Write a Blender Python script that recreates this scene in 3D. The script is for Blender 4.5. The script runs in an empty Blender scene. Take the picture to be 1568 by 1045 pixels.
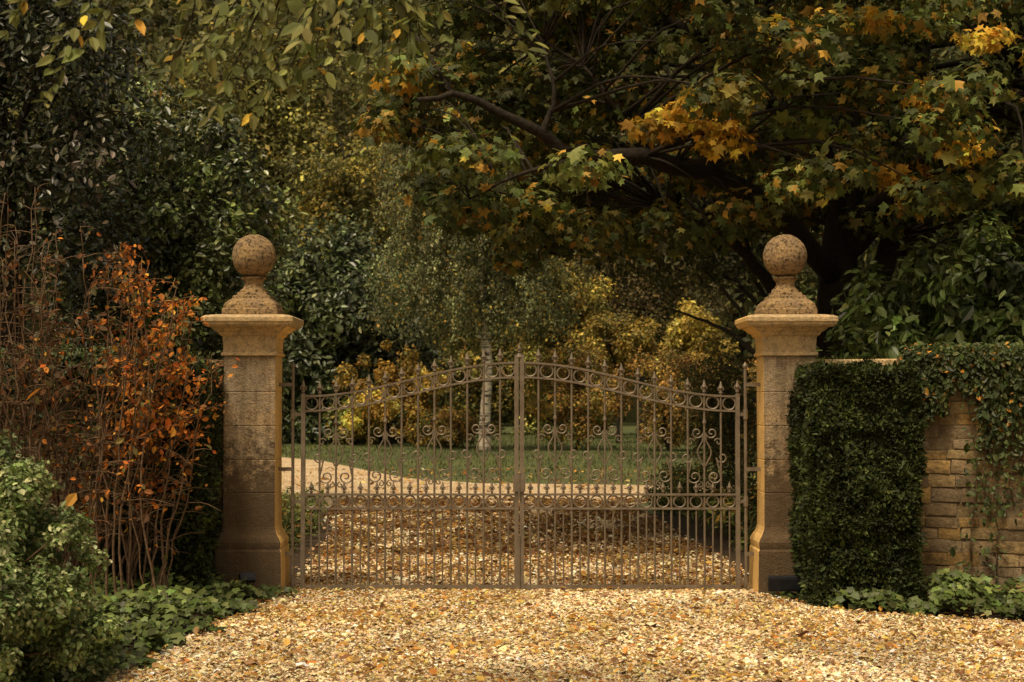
import bpy, math, numpy as np
from mathutils import Vector, noise as mn
rng = np.random.default_rng(11)
scene = bpy.context.scene
COL = scene.collection

# ------------------------------------------------------------------ helpers
def link(o, parent=None):
    COL.objects.link(o)
    if parent is not None: o.parent = parent
    return o
def empty(name, loc=(0,0,0)):
    e = bpy.data.objects.new(name, None); e.empty_display_size = .3
    e.location = loc
    return link(e)
def raw_mesh(name, V, loops, starts, totals, cols=None, smooth=False):
    me = bpy.data.meshes.new(name)
    me.vertices.add(len(V)); me.vertices.foreach_set('co', np.ascontiguousarray(V, dtype=np.float32).ravel())
    me.loops.add(len(loops)); me.loops.foreach_set('vertex_index', np.ascontiguousarray(loops, dtype=np.int32))
    me.polygons.add(len(starts)); me.polygons.foreach_set('loop_start', np.ascontiguousarray(starts, dtype=np.int32))
    try: me.polygons.foreach_set('loop_total', np.ascontiguousarray(totals, dtype=np.int32))
    except Exception: pass
    if cols is not None:
        a = me.color_attributes.new('Col', 'FLOAT_COLOR', 'POINT')
        c = np.ones((len(V), 4), dtype=np.float32); c[:, :3] = cols
        a.data.foreach_set('color', c.ravel())
    me.update(calc_edges=True)
    me.polygons.foreach_set('use_smooth', np.full(len(starts), smooth))
    return me
def py_mesh(name, V, F, mat, parent=None, cols=None, smooth=False):
    loops = np.array([i for f in F for i in f]); tot = np.array([len(f) for f in F])
    st = np.concatenate([[0], np.cumsum(tot)[:-1]])
    me = raw_mesh(name, np.array(V), loops, st, tot, cols, smooth)
    me.materials.append(mat)
    return link(bpy.data.objects.new(name, me), parent)
def nrm(a): return a / (np.linalg.norm(a, axis=-1, keepdims=True) + 1e-9)

# leaf templates: verts, faces (all same face size per template)
def T(v, f): return (np.array(v, float), np.array(f, int))
TM = {}
TM['diamond'] = T([(0,0,0),(.3,.45,.06),(0,1,0),(-.3,.45,.06)], [(0,1,2),(0,2,3)])
TM['hex'] = T([(0,0,0),(.2,.25,.05),(.21,.62,.04),(0,1,-.06),(-.21,.62,.04),(-.2,.25,.05)], [(0,1,2,3),(0,3,4,5)])
TM['oval'] = T([(0,0,0),(.27,.3,.07),(.25,.68,.06),(0,1,-.05),(-.25,.68,.06),(-.27,.3,.07)], [(0,1,2,3),(0,3,4,5)])
TM['long'] = T([(0,0,0),(.13,.25,.04),(.14,.62,.02),(0,1,-.1),(-.14,.62,.02),(-.13,.25,.04)], [(0,1,2,3),(0,3,4,5)])
TM['needle'] = T([(0,0,0),(.13,.5,.03),(0,1,0),(-.13,.5,.03)], [(0,1,2),(0,2,3)])
def lobed(spec, cup=.12):
    pts = []
    for a, r in spec:
        a = math.radians(a); pts.append((r*math.sin(a), r*math.cos(a)+.25, -cup*r*r))
    v = [(0,.25,0)] + pts; n = len(pts)
    return T(v, [(0, 1+(i+1) % n, 1+i) for i in range(n)])
TM['maple'] = lobed([(0,.8),(22,.42),(52,.72),(78,.38),(112,.5),(170,.22),(190,.22),(-112,.5),(-78,.38),(-52,.72),(-22,.42)], .25)
TM['ivy'] = lobed([(0,.7),(35,.42),(65,.58),(110,.38),(140,.42),(180,.2),(-140,.42),(-110,.38),(-65,.58),(-35,.42)], .18)

def leaves(name, P, N, D, S, C, tmpl, mat, parent=None):
    tv, tf = TM[tmpl]; n = len(P); k = len(tv)
    N = nrm(N); D = D - (D*N).sum(1, keepdims=True)*N; D = nrm(D); X = np.cross(D, N)
    V = P[:, None, :] + S[:, None, None]*(tv[None, :, 0, None]*X[:, None] + tv[None, :, 1, None]*D[:, None] + tv[None, :, 2, None]*N[:, None])
    F = (tf[None] + (np.arange(n)*k)[:, None, None]).reshape(-1)
    m = tf.shape[1]; nf = n*len(tf)
    me = raw_mesh(name, V.reshape(-1, 3), F, np.arange(nf)*m, np.full(nf, m), np.repeat(C, k, axis=0))
    me.materials.append(mat)
    return link(bpy.data.objects.new(name, me), parent)

GAIN = 1.25
def pick_cols(n, pal, w, clump=None, m=1, cv=.3, lv=.22, wv=1.0, gain=None):
    pal = np.array(pal, float); w = np.array(w, float); gain = GAIN if gain is None else gain
    if clump is None: clump = np.zeros(n, int); m = 1; wv = 0; cv = 0
    W = w[None]*np.exp(rng.normal(0, 1, (m, len(w)))*wv); W /= W.sum(1, keepdims=True)
    cum = W.cumsum(1)[clump]; u = rng.random((n, 1)); idx = np.minimum((u > cum).sum(1), len(w)-1)
    b = np.exp(rng.normal(0, cv, m))[clump]*np.exp(rng.normal(0, lv, n))
    return np.clip(pal[idx]*gain*b[:, None]*(1+rng.normal(0, .06, (n, 3))), 0.002, .75)

def blob(center, radii, m, rmin, rmax, edge=.5, flat=1.0, zmin=None):
    d = nrm(rng.normal(size=(m, 3))); r = rng.random(m)**edge
    C = np.array(center) + d*r[:, None]*np.array(radii)
    R = rng.uniform(rmin, rmax, m)[:, None]*np.array([1, 1, flat])
    if zmin is not None: C[:, 2] = np.maximum(C[:, 2], zmin)
    return C, R

def foliage(name, C, R, n, size, pal, w, tmpl, mat, parent=None, up=.5, droop=.2, cv=.35, wv=1., sh=.45, nr=.55, out=.8, gain=None):
    m = len(C); q = R[:, 0]**2; idx = rng.choice(m, n, p=q/q.sum())
    d = nrm(rng.normal(size=(n, 3))); r = rng.random(n)**sh
    P = C[idx] + d*r[:, None]*R[idx]
    keep = P[:, 2] > .02; P, d, idx = P[keep], d[keep], idx[keep]; n = len(P)
    N = d*out + np.array([0, 0, up]) + rng.normal(0, nr, (n, 3))
    D = rng.normal(size=(n, 3))*.8 + d*.5 + np.array([0, 0, -droop*2])
    S = size*np.exp(rng.normal(0, .25, n))
    Cc = pick_cols(n, pal, w, idx, m, cv, .25, wv, gain)
    return leaves(name, P, N, D, S, Cc, tmpl, mat, parent)

class Tubes:
    def __init__(s): s.V = []; s.F = []; s.n = 0
    def add(s, P, r, sides=6, closed=False, cap=True):
        P = np.array(P, float); k = len(P); r = np.full(k, r) if np.isscalar(r) else np.array(r, float)
        if closed: t = np.roll(P, -1, 0) - np.roll(P, 1, 0)
        else: t = np.gradient(P, axis=0)
        t = nrm(t); ref = np.array([0, 1., 0]) if abs(t[0, 1]) < .8 else np.array([1., 0, 0])
        n = ref - ref.dot(t[0])*t[0]; n /= np.linalg.norm(n)
        a = np.arange(sides)*2*math.pi/sides
        for i in range(k):
            n = n - n.dot(t[i])*t[i]; n /= (np.linalg.norm(n)+1e-9); b = np.cross(t[i], n)
            s.V.append(P[i] + r[i]*(np.cos(a)[:, None]*n + np.sin(a)[:, None]*b))
        o = s.n
        for i in range(k if closed else k-1):
            j = (i+1) % k
            for q in range(sides):
                p = (q+1) % sides
                s.F.append((o+i*sides+q, o+i*sides+p, o+j*sides+p, o+j*sides+q))
        if cap and not closed:
            s.F.append(tuple(o+q for q in range(sides))[::-1]); s.F.append(tuple(o+(k-1)*sides+q for q in range(sides)))
        s.n += k*sides
    def box(s, a, b):
        x0, y0, z0 = a; x1, y1, z1 = b; o = s.n
        s.V.append(np.array([(x0,y0,z0),(x1,y0,z0),(x1,y1,z0),(x0,y1,z0),(x0,y0,z1),(x1,y0,z1),(x1,y1,z1),(x0,y1,z1)], float))
        for f in [(0,3,2,1),(4,5,6,7),(0,1,5,4),(1,2,6,5),(2,3,7,6),(3,0,4,7)]: s.F.append(tuple(o+i for i in f))
        s.n += 8
    def obj(s, name, mat, parent=None, smooth=True):
        return py_mesh(name, np.concatenate(s.V), s.F, mat, parent, smooth=smooth)

def smooth_path(pts, n=14, jit=0.0):
    pts = np.array(pts, float); k = len(pts)
    t = np.linspace(0, k-1, n); out = []
    E = np.vstack([2*pts[0]-pts[1], pts, 2*pts[-1]-pts[-2]])
    for u in t:
        i = min(int(u), k-2); f = u-i; p0, p1, p2, p3 = E[i], E[i+1], E[i+2], E[i+3]
        out.append(.5*((2*p1)+(-p0+p2)*f+(2*p0-5*p1+4*p2-p3)*f*f+(-p0+3*p1-3*p2+p3)*f**3))
    out = np.array(out)
    if jit: out[1:-1] += rng.normal(0, jit, (n-2, 3))
    return out

# ------------------------------------------------------------------ materials
def new_mat(name):
    m = bpy.data.materials.new(name); m.use_nodes = True; nt = m.node_tree
    return m, nt, nt.nodes['Principled BSDF'], nt.nodes['Material Output']
def N_(nt, t, **kw):
    n = nt.nodes.new(t)
    for k, v in kw.items(): setattr(n, k, v)
    return n
def noise_n(nt, scale, detail=6, rough=.6, vec=None):
    n = N_(nt, 'ShaderNodeTexNoise'); n.inputs['Scale'].default_value = scale; n.inputs['Detail'].default_value = detail
    n.inputs['Roughness'].default_value = rough
    if vec is not None: nt.links.new(vec, n.inputs['Vector'])
    return n
def ramp(nt, fac, stops):
    r = N_(nt, 'ShaderNodeValToRGB'); e = r.color_ramp.elements
    while len(e) < len(stops): e.new(.5)
    for el, (p, c) in zip(e, stops): el.position = p; el.color = (*c, 1)
    nt.links.new(fac, r.inputs['Fac']); return r
def mixc(nt, fac, a, b, mode='MIX'):
    m = N_(nt, 'ShaderNodeMix', data_type='RGBA', blend_type=mode)
    for s, v in ((m.inputs[0], fac), (m.inputs[6], a), (m.inputs[7], b)):
        if hasattr(v, 'is_output'): nt.links.new(v, s)
        elif isinstance(v, tuple): s.default_value = (*v, 1)
        else: s.default_value = v
    return m.outputs[2]
def leaf_mat(name, rough=.55, trans=.25, spec=.35):
    m, nt, b, out = new_mat(name)
    a = N_(nt, 'ShaderNodeAttribute', attribute_name='Col'); c = a.outputs['Color']
    nt.links.new(c, b.inputs['Base Color']); b.inputs['Roughness'].default_value = rough
    b.inputs['Specular IOR Level'].default_value = spec
    if trans > 0:
        tr = N_(nt, 'ShaderNodeBsdfTranslucent'); nt.links.new(c, tr.inputs['Color'])
        mx = N_(nt, 'ShaderNodeMixShader'); mx.inputs[0].default_value = trans
        nt.links.new(b.outputs[0], mx.inputs[1]); nt.links.new(tr.outputs[0], mx.inputs[2])
        nt.links.new(mx.outputs[0], out.inputs['Surface'])
    return m
M_leaf = leaf_mat('leaf_matte', .6, .3, .25)
M_gloss = leaf_mat('leaf_glossy', .38, .12, .5)
M_ivy = leaf_mat('leaf_satin', .5, .2, .3)
M_dry = leaf_mat('leaf_autumn', .65, .35, .2)

def stone_mat(name, ochre, grey, dark, damt=.5, base_dark=True, bump=.5, sc=1.0):
    m, nt, b, out = new_mat(name); tc = N_(nt, 'ShaderNodeTexCoord'); v = tc.outputs['Object']
    n1 = noise_n(nt, 3.0*sc, 9, .72, v); n2 = noise_n(nt, 22*sc, 8, .7, v); n3 = noise_n(nt, 90*sc, 4, .6, v)
    r1 = ramp(nt, n1.outputs['Fac'], [(.42, (0,0,0)), (.56, (1,1,1))])
    c = mixc(nt, r1.outputs[0], ochre, grey)
    r2 = ramp(nt, n2.outputs['Fac'], [(.48, (0,0,0)), (.62, (1,1,1))])
    mm = N_(nt, 'ShaderNodeMath', operation='MULTIPLY'); nt.links.new(r2.outputs[0], mm.inputs[0]); mm.inputs[1].default_value = damt
    c = mixc(nt, mm.outputs[0], c, dark)
    c = mixc(nt, .7, c, n3.outputs['Fac'], 'OVERLAY')
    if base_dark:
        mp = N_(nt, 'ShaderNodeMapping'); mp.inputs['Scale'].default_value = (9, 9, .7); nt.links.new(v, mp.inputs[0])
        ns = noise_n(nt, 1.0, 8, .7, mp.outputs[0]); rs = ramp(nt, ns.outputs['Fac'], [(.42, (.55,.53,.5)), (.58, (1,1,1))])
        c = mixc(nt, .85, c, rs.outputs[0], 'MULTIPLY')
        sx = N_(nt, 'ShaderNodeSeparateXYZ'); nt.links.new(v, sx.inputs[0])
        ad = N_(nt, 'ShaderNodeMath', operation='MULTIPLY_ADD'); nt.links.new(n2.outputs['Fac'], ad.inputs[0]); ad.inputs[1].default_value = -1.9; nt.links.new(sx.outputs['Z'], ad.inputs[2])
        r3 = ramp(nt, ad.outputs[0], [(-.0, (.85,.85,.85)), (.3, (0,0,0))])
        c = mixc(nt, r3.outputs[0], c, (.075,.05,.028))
    nt.links.new(c, b.inputs['Base Color']); b.inputs['Roughness'].default_value = .92; b.inputs['Specular IOR Level'].default_value = .15
    bp = N_(nt, 'ShaderNodeBump'); bp.inputs['Strength'].default_value = bump; bp.inputs['Distance'].default_value = .02
    ma = N_(nt, 'ShaderNodeMath', operation='ADD'); nt.links.new(n2.outputs['Fac'], ma.inputs[0]); nt.links.new(n3.outputs['Fac'], ma.inputs[1])
    nt.links.new(ma.outputs[0], bp.inputs['Height']); nt.links.new(bp.outputs[0], b.inputs['Normal']); return m
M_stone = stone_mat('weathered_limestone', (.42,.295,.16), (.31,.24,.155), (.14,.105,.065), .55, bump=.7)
M_stone_ochre = stone_mat('bright_ochre_limestone', (.74,.47,.16), (.60,.39,.15), (.30,.20,.09), .25, False, .3)  # brighter, yellower stone, mainly for the pillar sides facing the gate
M_stone_cap = stone_mat('capital_limestone', (.56,.39,.19), (.42,.31,.17), (.14,.11,.07), .6, False)
M_ball = stone_mat('lichen_limestone', (.42,.28,.13), (.32,.22,.12), (.05,.035,.022), .95, False, .9, 1.8)

def attr_stone():
    m, nt, b, out = new_mat('wall_stone'); tc = N_(nt, 'ShaderNodeTexCoord'); v = tc.outputs['Object']
    a = N_(nt, 'ShaderNodeAttribute', attribute_name='Col')
    n1 = noise_n(nt, 2.5, 8, .75, v); n2 = noise_n(nt, 30, 8, .75, v); n4 = noise_n(nt, 11, 6, .7, v)
    r1 = ramp(nt, n1.outputs['Fac'], [(.44, (0,0,0)), (.62, (.7,.7,.7))])
    c = mixc(nt, r1.outputs[0], a.outputs['Color'], (.10,.07,.04))
    r4 = ramp(nt, n4.outputs['Fac'], [(.52, (0,0,0)), (.62, (.6,.6,.6))]); c = mixc(nt, r4.outputs[0], c, (.13,.095,.055))
    c = mixc(nt, .7, c, n2.outputs['Fac'], 'OVERLAY')
    nt.links.new(c, b.inputs['Base Color']); b.inputs['Roughness'].default_value = .95; b.inputs['Specular IOR Level'].default_value = .1
    bp = N_(nt, 'ShaderNodeBump'); bp.inputs['Strength'].default_value = 1; bp.inputs['Distance'].default_value = .03
    nt.links.new(n2.outputs['Fac'], bp.inputs['Height']); nt.links.new(bp.outputs[0], b.inputs['Normal']); return m
M_wall = attr_stone()
def simple_noise(name, c1, c2, scale, rough=.9, bump=.4, dist=.02, spec=.2, metal=0):
    m, nt, b, out = new_mat(name); tc = N_(nt, 'ShaderNodeTexCoord')
    n = noise_n(nt, scale, 8, .7, tc.outputs['Object'])
    r = ramp(nt, n.outputs['Fac'], [(.35, c1), (.65, c2)]); nt.links.new(r.outputs[0], b.inputs['Base Color'])
    b.inputs['Roughness'].default_value = rough; b.inputs['Specular IOR Level'].default_value = spec; b.inputs['Metallic'].default_value = metal
    bp = N_(nt, 'ShaderNodeBump'); bp.inputs['Strength'].default_value = bump; bp.inputs['Distance'].default_value = dist
    nt.links.new(n.outputs['Fac'], bp.inputs['Height']); nt.links.new(bp.outputs[0], b.inputs['Normal']); return m
M_mortar = simple_noise('mortar', (.10,.075,.045), (.20,.15,.09), 20)
M_bark = simple_noise('dark_bark', (.012,.010,.007), (.04,.03,.02), 25, .9, .9)
M_twig = simple_noise('twig_bark', (.08,.05,.03), (.18,.11,.06), 30)
M_soil = simple_noise('soil', (.025,.018,.01), (.07,.045,.025), 14, .95, .8, .05)
M_iron = simple_noise('painted_iron', (.11,.085,.058), (.19,.15,.105), 9, .5, .15, .004, .4, 0.15)
M_black = simple_noise('black_plastic', (.008,.009,.012), (.02,.022,.028), 12, .35, .05)
M_core = simple_noise('hedge_core', (.006,.008,.003), (.012,.016,.006), 10)
M_hill = simple_noise('hill_grass', (.02,.024,.007), (.05,.05,.015), .3, .95, .5, .5)
def birch_bark():
    m, nt, b, out = new_mat('birch_bark'); tc = N_(nt, 'ShaderNodeTexCoord')
    mp = N_(nt, 'ShaderNodeMapping'); mp.inputs['Scale'].default_value = (1.2, 1.2, 6); nt.links.new(tc.outputs['Object'], mp.inputs[0])
    n = noise_n(nt, 2.2, 6, .7, mp.outputs[0]); r = ramp(nt, n.outputs['Fac'], [(.42, (.05,.04,.03)), (.5, (.70,.62,.50))])
    nt.links.new(r.outputs[0], b.inputs['Base Color']); b.inputs['Roughness'].default_value = .8; return m
M_birch = birch_bark()
def grass_mat():
    m, nt, b, out = new_mat('lawn_grass'); tc = N_(nt, 'ShaderNodeTexCoord')
    n = noise_n(nt, .25, 8, .65, tc.outputs['Object']); n2 = noise_n(nt, 8, 6, .7, tc.outputs['Object'])
    r = ramp(nt, n.outputs['Fac'], [(.35, (.035,.048,.010)), (.65, (.08,.09,.018))])
    c = mixc(nt, .6, r.outputs[0], n2.outputs['Fac'], 'OVERLAY'); nt.links.new(c, b.inputs['Base Color']); b.inputs['Roughness'].default_value = .9
    return m
M_grass = grass_mat()
def gravel_mat():
    m, nt, b, out = new_mat('gravel'); tc = N_(nt, 'ShaderNodeTexCoord'); v = tc.outputs['Object']
    vo = N_(nt, 'ShaderNodeTexVoronoi'); vo.inputs['Scale'].default_value = 48; nt.links.new(v, vo.inputs['Vector'])
    hs = N_(nt, 'ShaderNodeSeparateColor'); nt.links.new(vo.outputs['Color'], hs.inputs[0])
    r = ramp(nt, hs.outputs[0], [(0, (.30,.19,.10)), (.35, (.54,.40,.23)), (.7, (.70,.55,.35)), (1, (.80,.68,.48))])
    n = noise_n(nt, .9, 6, .6, v); r2 = ramp(nt, n.outputs['Fac'], [(.35, (.8,.76,.7)), (.6, (1,1,1))])
    c = mixc(nt, 1.0, r.outputs[0], r2.outputs[0], 'MULTIPLY')
    r3 = ramp(nt, vo.outputs['Distance'], [(.4, (1,1,1)), (.8, (.35,.3,.25))]); c = mixc(nt, .8, c, r3.outputs[0], 'MULTIPLY')
    nt.links.new(c, b.inputs['Base Color']); b.inputs['Roughness'].default_value = .85; b.inputs['Specular IOR Level'].default_value = .2
    bp = N_(nt, 'ShaderNodeBump', invert=True); bp.inputs['Strength'].default_value = .7; bp.inputs['Distance'].default_value = .012
    nt.links.new(vo.outputs['Distance'], bp.inputs['Height']); nt.links.new(bp.outputs[0], b.inputs['Normal']); return m
M_gravel = gravel_mat()
M_pebble = leaf_mat('pebble', .8, 0.0, .25)

# ------------------------------------------------------------------ ground, drive
def sheet(name, poly, z, mat, parent=None):
    import bmesh
    bm = bmesh.new(); vs = [bm.verts.new((x, y, z)) for x, y in poly]; f = bm.faces.new(vs)
    bmesh.ops.triangulate(bm, faces=[f]); bmesh.ops.recalc_face_normals(bm, faces=bm.faces)
    for f in bm.faces:
        if f.normal.z < 0: f.normal_flip()
    me = bpy.data.meshes.new(name); bm.to_mesh(me); bm.free(); me.materials.append(mat)
    return link(bpy.data.objects.new(name, me), parent)
sheet('ground', [(-400,-60),(400,-60),(400,600),(-400,600)], 0, M_soil)
sheet('lawn', [(-60,24),(-7,20),(-4.5,13),(-3,10),(3,9),(60,9),(60,120),(-60,120)], .004, M_grass)
DR = [(-1.85,0),(-1.95,-1.5),(-2.1,-3),(-2.3,-4.5),(-3.5,-8),(-6,-12),(-6,-22),(10,-22),(9,-8),(5,-2.9),(3.57,-2.0),(2.66,-1.55),(2.1,-.8),(1.95,0),(2.0,2),(1.8,7),(1.65,11),(3,14.0),(6,15.0),(14,15.3),(14,18.5),(6,17.5),(2.5,16.9),(-.6,17.6),(-2.0,19.5),(-3.2,23.5),(-4.7,29),(-9,37),(-16,43),(-22,38),(-13,28),(-8,20),(-4.8,14.5),(-2.8,12),(-2,6),(-1.8,.8)]
drive = empty('gravel_driveway')
sheet('surface', DR, .008, M_gravel, drive)
def inside(P, poly):
    x, y = P[:, 0], P[:, 1]; c = np.zeros(len(P), bool); n = len(poly)
    for i in range(n):
        x1, y1 = poly[i]; x2, y2 = poly[(i+1) % n]
        if y1 == y2: continue
        c ^= ((y1 > y) != (y2 > y)) & (x < (x2-x1)*(y-y1)/(y2-y1)+x1)
    return c
ov = np.array([(1,0,0),(0,1,0),(-1,0,0),(0,-1,0),(0,0,.6),(.6,.6,.3),(-.6,.55,.35),(-.55,-.6,.3),(.6,-.6,.35)], float)
TM['peb'] = (ov, np.array([(0,5,4),(5,1,4),(1,6,4),(6,2,4),(2,7,4),(7,3,4),(3,8,4),(8,0,4)]))
PAL_G = [(.76,.60,.36),(.66,.49,.27),(.50,.34,.17),(.22,.13,.065),(.84,.74,.53)]
def pebbles(n, x0, x1, y0, y1, size):
    P = np.c_[rng.uniform(x0, x1, n), rng.uniform(y0, y1, n)]; J = P + rng.normal(0, .06, P.shape)
    P = P[inside(J, DR)]; n = len(P)
    P3 = np.c_[P, rng.uniform(.004, .016, n)]
    lo = np.array([mn.noise(Vector((p[0]*1.1, p[1]*.8, 5))) for p in P])
    C = pick_cols(n, PAL_G, [3,3,1.9,1.8,1.6], gain=1)*np.clip(1+.5*lo, .7, 1.12)[:, None]
    return leaves('pebbles', P3, np.c_[rng.normal(0, .4, (n, 2)), np.ones(n)], rng.normal(size=(n, 3)), size*np.exp(rng.normal(0, .38, n)), C, 'peb', M_pebble, drive)
pebbles(130000, -3.0, 4.6, -5.2, .6, .0100)
pebbles(30000, -2.4, 2.4, .6, 9, .015)
PAL_F = [(.48,.23,.05),(.62,.40,.10),(.22,.11,.045),(.42,.28,.12),(.70,.54,.22)]
def litter(n, x0, x1, y0, y1, size, poly=None, zh=.03, name='fallen_leaves', w=(3,2,3,2,1), parent=None, g=1):
    P = np.c_[rng.uniform(x0, x1, n), rng.uniform(y0, y1, n)]
    q = np.array([mn.noise(Vector((p[0]*1.3, p[1]*.9, 2))) for p in P]); P = P[rng.random(n) < .55+.9*q]; n = len(P)
    if poly: P = P[inside(P+rng.normal(0,.05,P.shape), poly)]
    n = len(P); P3 = np.c_[P, rng.uniform(.018, zh, n)]
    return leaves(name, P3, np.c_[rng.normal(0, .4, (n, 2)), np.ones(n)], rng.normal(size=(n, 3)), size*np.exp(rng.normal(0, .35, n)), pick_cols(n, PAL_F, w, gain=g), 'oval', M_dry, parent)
FL = empty('fallen_leaves')
litter(42000, -3, 5, -5.2, 0, .026, DR, name='front_litter', parent=FL, w=(1.5,3,1.8,2.5,3))
litter(3000, -3, 5, -5.2, 0, .042, DR, name='front_litter', parent=FL, w=(4,2,3,1,0))
litter(24000, -2.6, 2.6, 0, 4, .036, DR, name='shade_toned_drive_litter', parent=FL, w=(3,1.5,4,2.5,1), g=.75)  # leaf colours toned down, start of the painted shade behind the gate
litter(50000, -2.6, 2.6, 3, 12.5, .05, DR, name='shade_toned_drive_litter', parent=FL, w=(2.5,.8,5,2.5,.3), g=.55)  # fallen leaves, browned and darkened to paint the tree shade onto the drive
litter(2500, -5, 6, 13, 24, .07, None, name='lawn_litter', parent=FL)
litter(4500, -3.6, 5, -4.5, 0, .04, None, name='bed_litter', parent=FL)
n = 36000; P = np.c_[rng.uniform(-14, 14, n), rng.uniform(12, 62, n)]; P = P[~inside(P, DR)]
P = P[~((P[:,1] < 24) & (P[:,0] < -3.5))]; n = len(P)
leaves('grass_tufts', np.c_[P, np.zeros(n)], np.c_[rng.normal(0, 1, (n, 2)), np.full(n, .3)], np.c_[rng.normal(0, .35, (n, 2)), np.ones(n)], rng.uniform(.05, .12, n), pick_cols(n, [(.055,.07,.016),(.10,.11,.024),(.035,.045,.012)], [2,1,1]), 'needle', M_leaf)
hx = np.linspace(-160, 160, 60); hy = np.linspace(95, 260, 24)
V = []; F = []
for j, y in enumerate(hy):
    for i, x in enumerate(hx):
        t = (y-95)/165; V.append((x, y, 50*math.sin(min(t*1.9, 1)*math.pi/2)+4*mn.noise(Vector((x*.03, y*.03, 0)))*min(1, t*4) - (.3 if j == 0 else 0)))
for j in range(23):
    for i in range(59): a = j*60+i; F.append((a, a+1, a+61, a+60))
py_mesh('hills', V, F, M_hill, smooth=True)

# ------------------------------------------------------------------ pillars
def loft(name, prof, mats, inner_sign, parent):
    V = []; F = []
    for z, h in prof: V += [(-h,-h,z),(h,-h,z),(h,h,z),(-h,h,z)]
    k = len(prof); side = []
    for i in range(k-1):
        for q in range(4):
            p = (q+1) % 4; F.append((i*4+q, i*4+p, i*4+4+p, i*4+4+q)); side.append(q)
    F.append((0,3,2,1)); side.append(9); F.append(tuple((k-1)*4+q for q in range(4))); side.append(9)
    o = py_mesh(name, V, F, mats[0], parent)
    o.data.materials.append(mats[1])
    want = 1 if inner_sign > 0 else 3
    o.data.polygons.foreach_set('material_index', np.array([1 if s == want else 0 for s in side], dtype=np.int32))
    b = o.modifiers.new('b', 'BEVEL'); b.width = .007; b.segments = 2; b.limit_method = 'ANGLE'; b.angle_limit = math.radians(50)
    return o
def pillar(cx, inner):
    e = empty('stone_gate_pillar', (cx, 0, 0))
    loft('plinth', [(0,.268),(.34,.262),(.36,.25)], (M_stone, M_stone_ochre), inner, e)
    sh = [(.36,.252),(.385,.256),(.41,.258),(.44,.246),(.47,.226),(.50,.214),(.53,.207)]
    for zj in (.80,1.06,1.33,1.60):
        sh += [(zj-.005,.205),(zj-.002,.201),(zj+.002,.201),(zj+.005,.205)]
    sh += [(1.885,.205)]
    loft('shaft', sh, (M_stone, M_stone_ochre), inner, e)
    loft('capital', [(1.885,.218),(1.892,.226),(1.91,.226),(1.918,.214),(1.94,.21),(2.04,.216),(2.055,.24),(2.07,.245),(2.085,.27),(2.105,.29),(2.118,.315)], (M_stone_cap, M_stone_ochre), inner, e)
    loft('cornice_slab', [(2.118,.335),(2.135,.35),(2.15,.352),(2.155,.362),(2.19,.362),(2.205,.33),(2.215,.25)], (M_stone_cap, M_stone_ochre), 0, e)
    loft('stepped_base', [(2.215,.222),(2.26,.222),(2.265,.212),(2.30,.205),(2.335,.172),(2.345,.15),(2.37,.145),(2.375,.12),(2.40,.115)], (M_ball, M_ball), 0, e)
    V = []; F = []; pr = [(2.40,.112),(2.42,.11),(2.44,.085),(2.465,.072),(2.49,.078),(2.51,.098),(2.525,.1)]; s = 28
    for z, r in pr:
        for q in range(s): a = q*2*math.pi/s; V.append((r*math.cos(a), r*math.sin(a), z))
    for i in range(len(pr)-1):
        for q in range(s): p = (q+1) % s; F.append((i*s+q, i*s+p, i*s+s+p, i*s+s+q))
    py_mesh('neck', V, F, M_ball, e, smooth=True)
    V = []; F = []; S, Rr = 72, 48
    for i in range(Rr+1):
        th = math.pi*i/Rr
        for q in range(S):
            a = q*2*math.pi/S; d = Vector((math.sin(th)*math.cos(a), math.sin(th)*math.sin(a), math.cos(th)))
            nz = mn.noise(d*9+Vector((cx, 0, 0)))*.004 + mn.noise(d*30)*.003 - max(0, mn.noise(d*17)-.25)*.02
            p = d*(.176+nz); V.append((p.x, p.y, p.z+2.695))
    for i in range(Rr):
        for q in range(S): p = (q+1) % S; F.append((i*S+q, (i+1)*S+q, (i+1)*S+p, i*S+p))
    py_mesh('ball_finial', V, F, M_ball, e, smooth=True)
pillar(-2.084, 1); pillar(2.205, -1)

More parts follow.
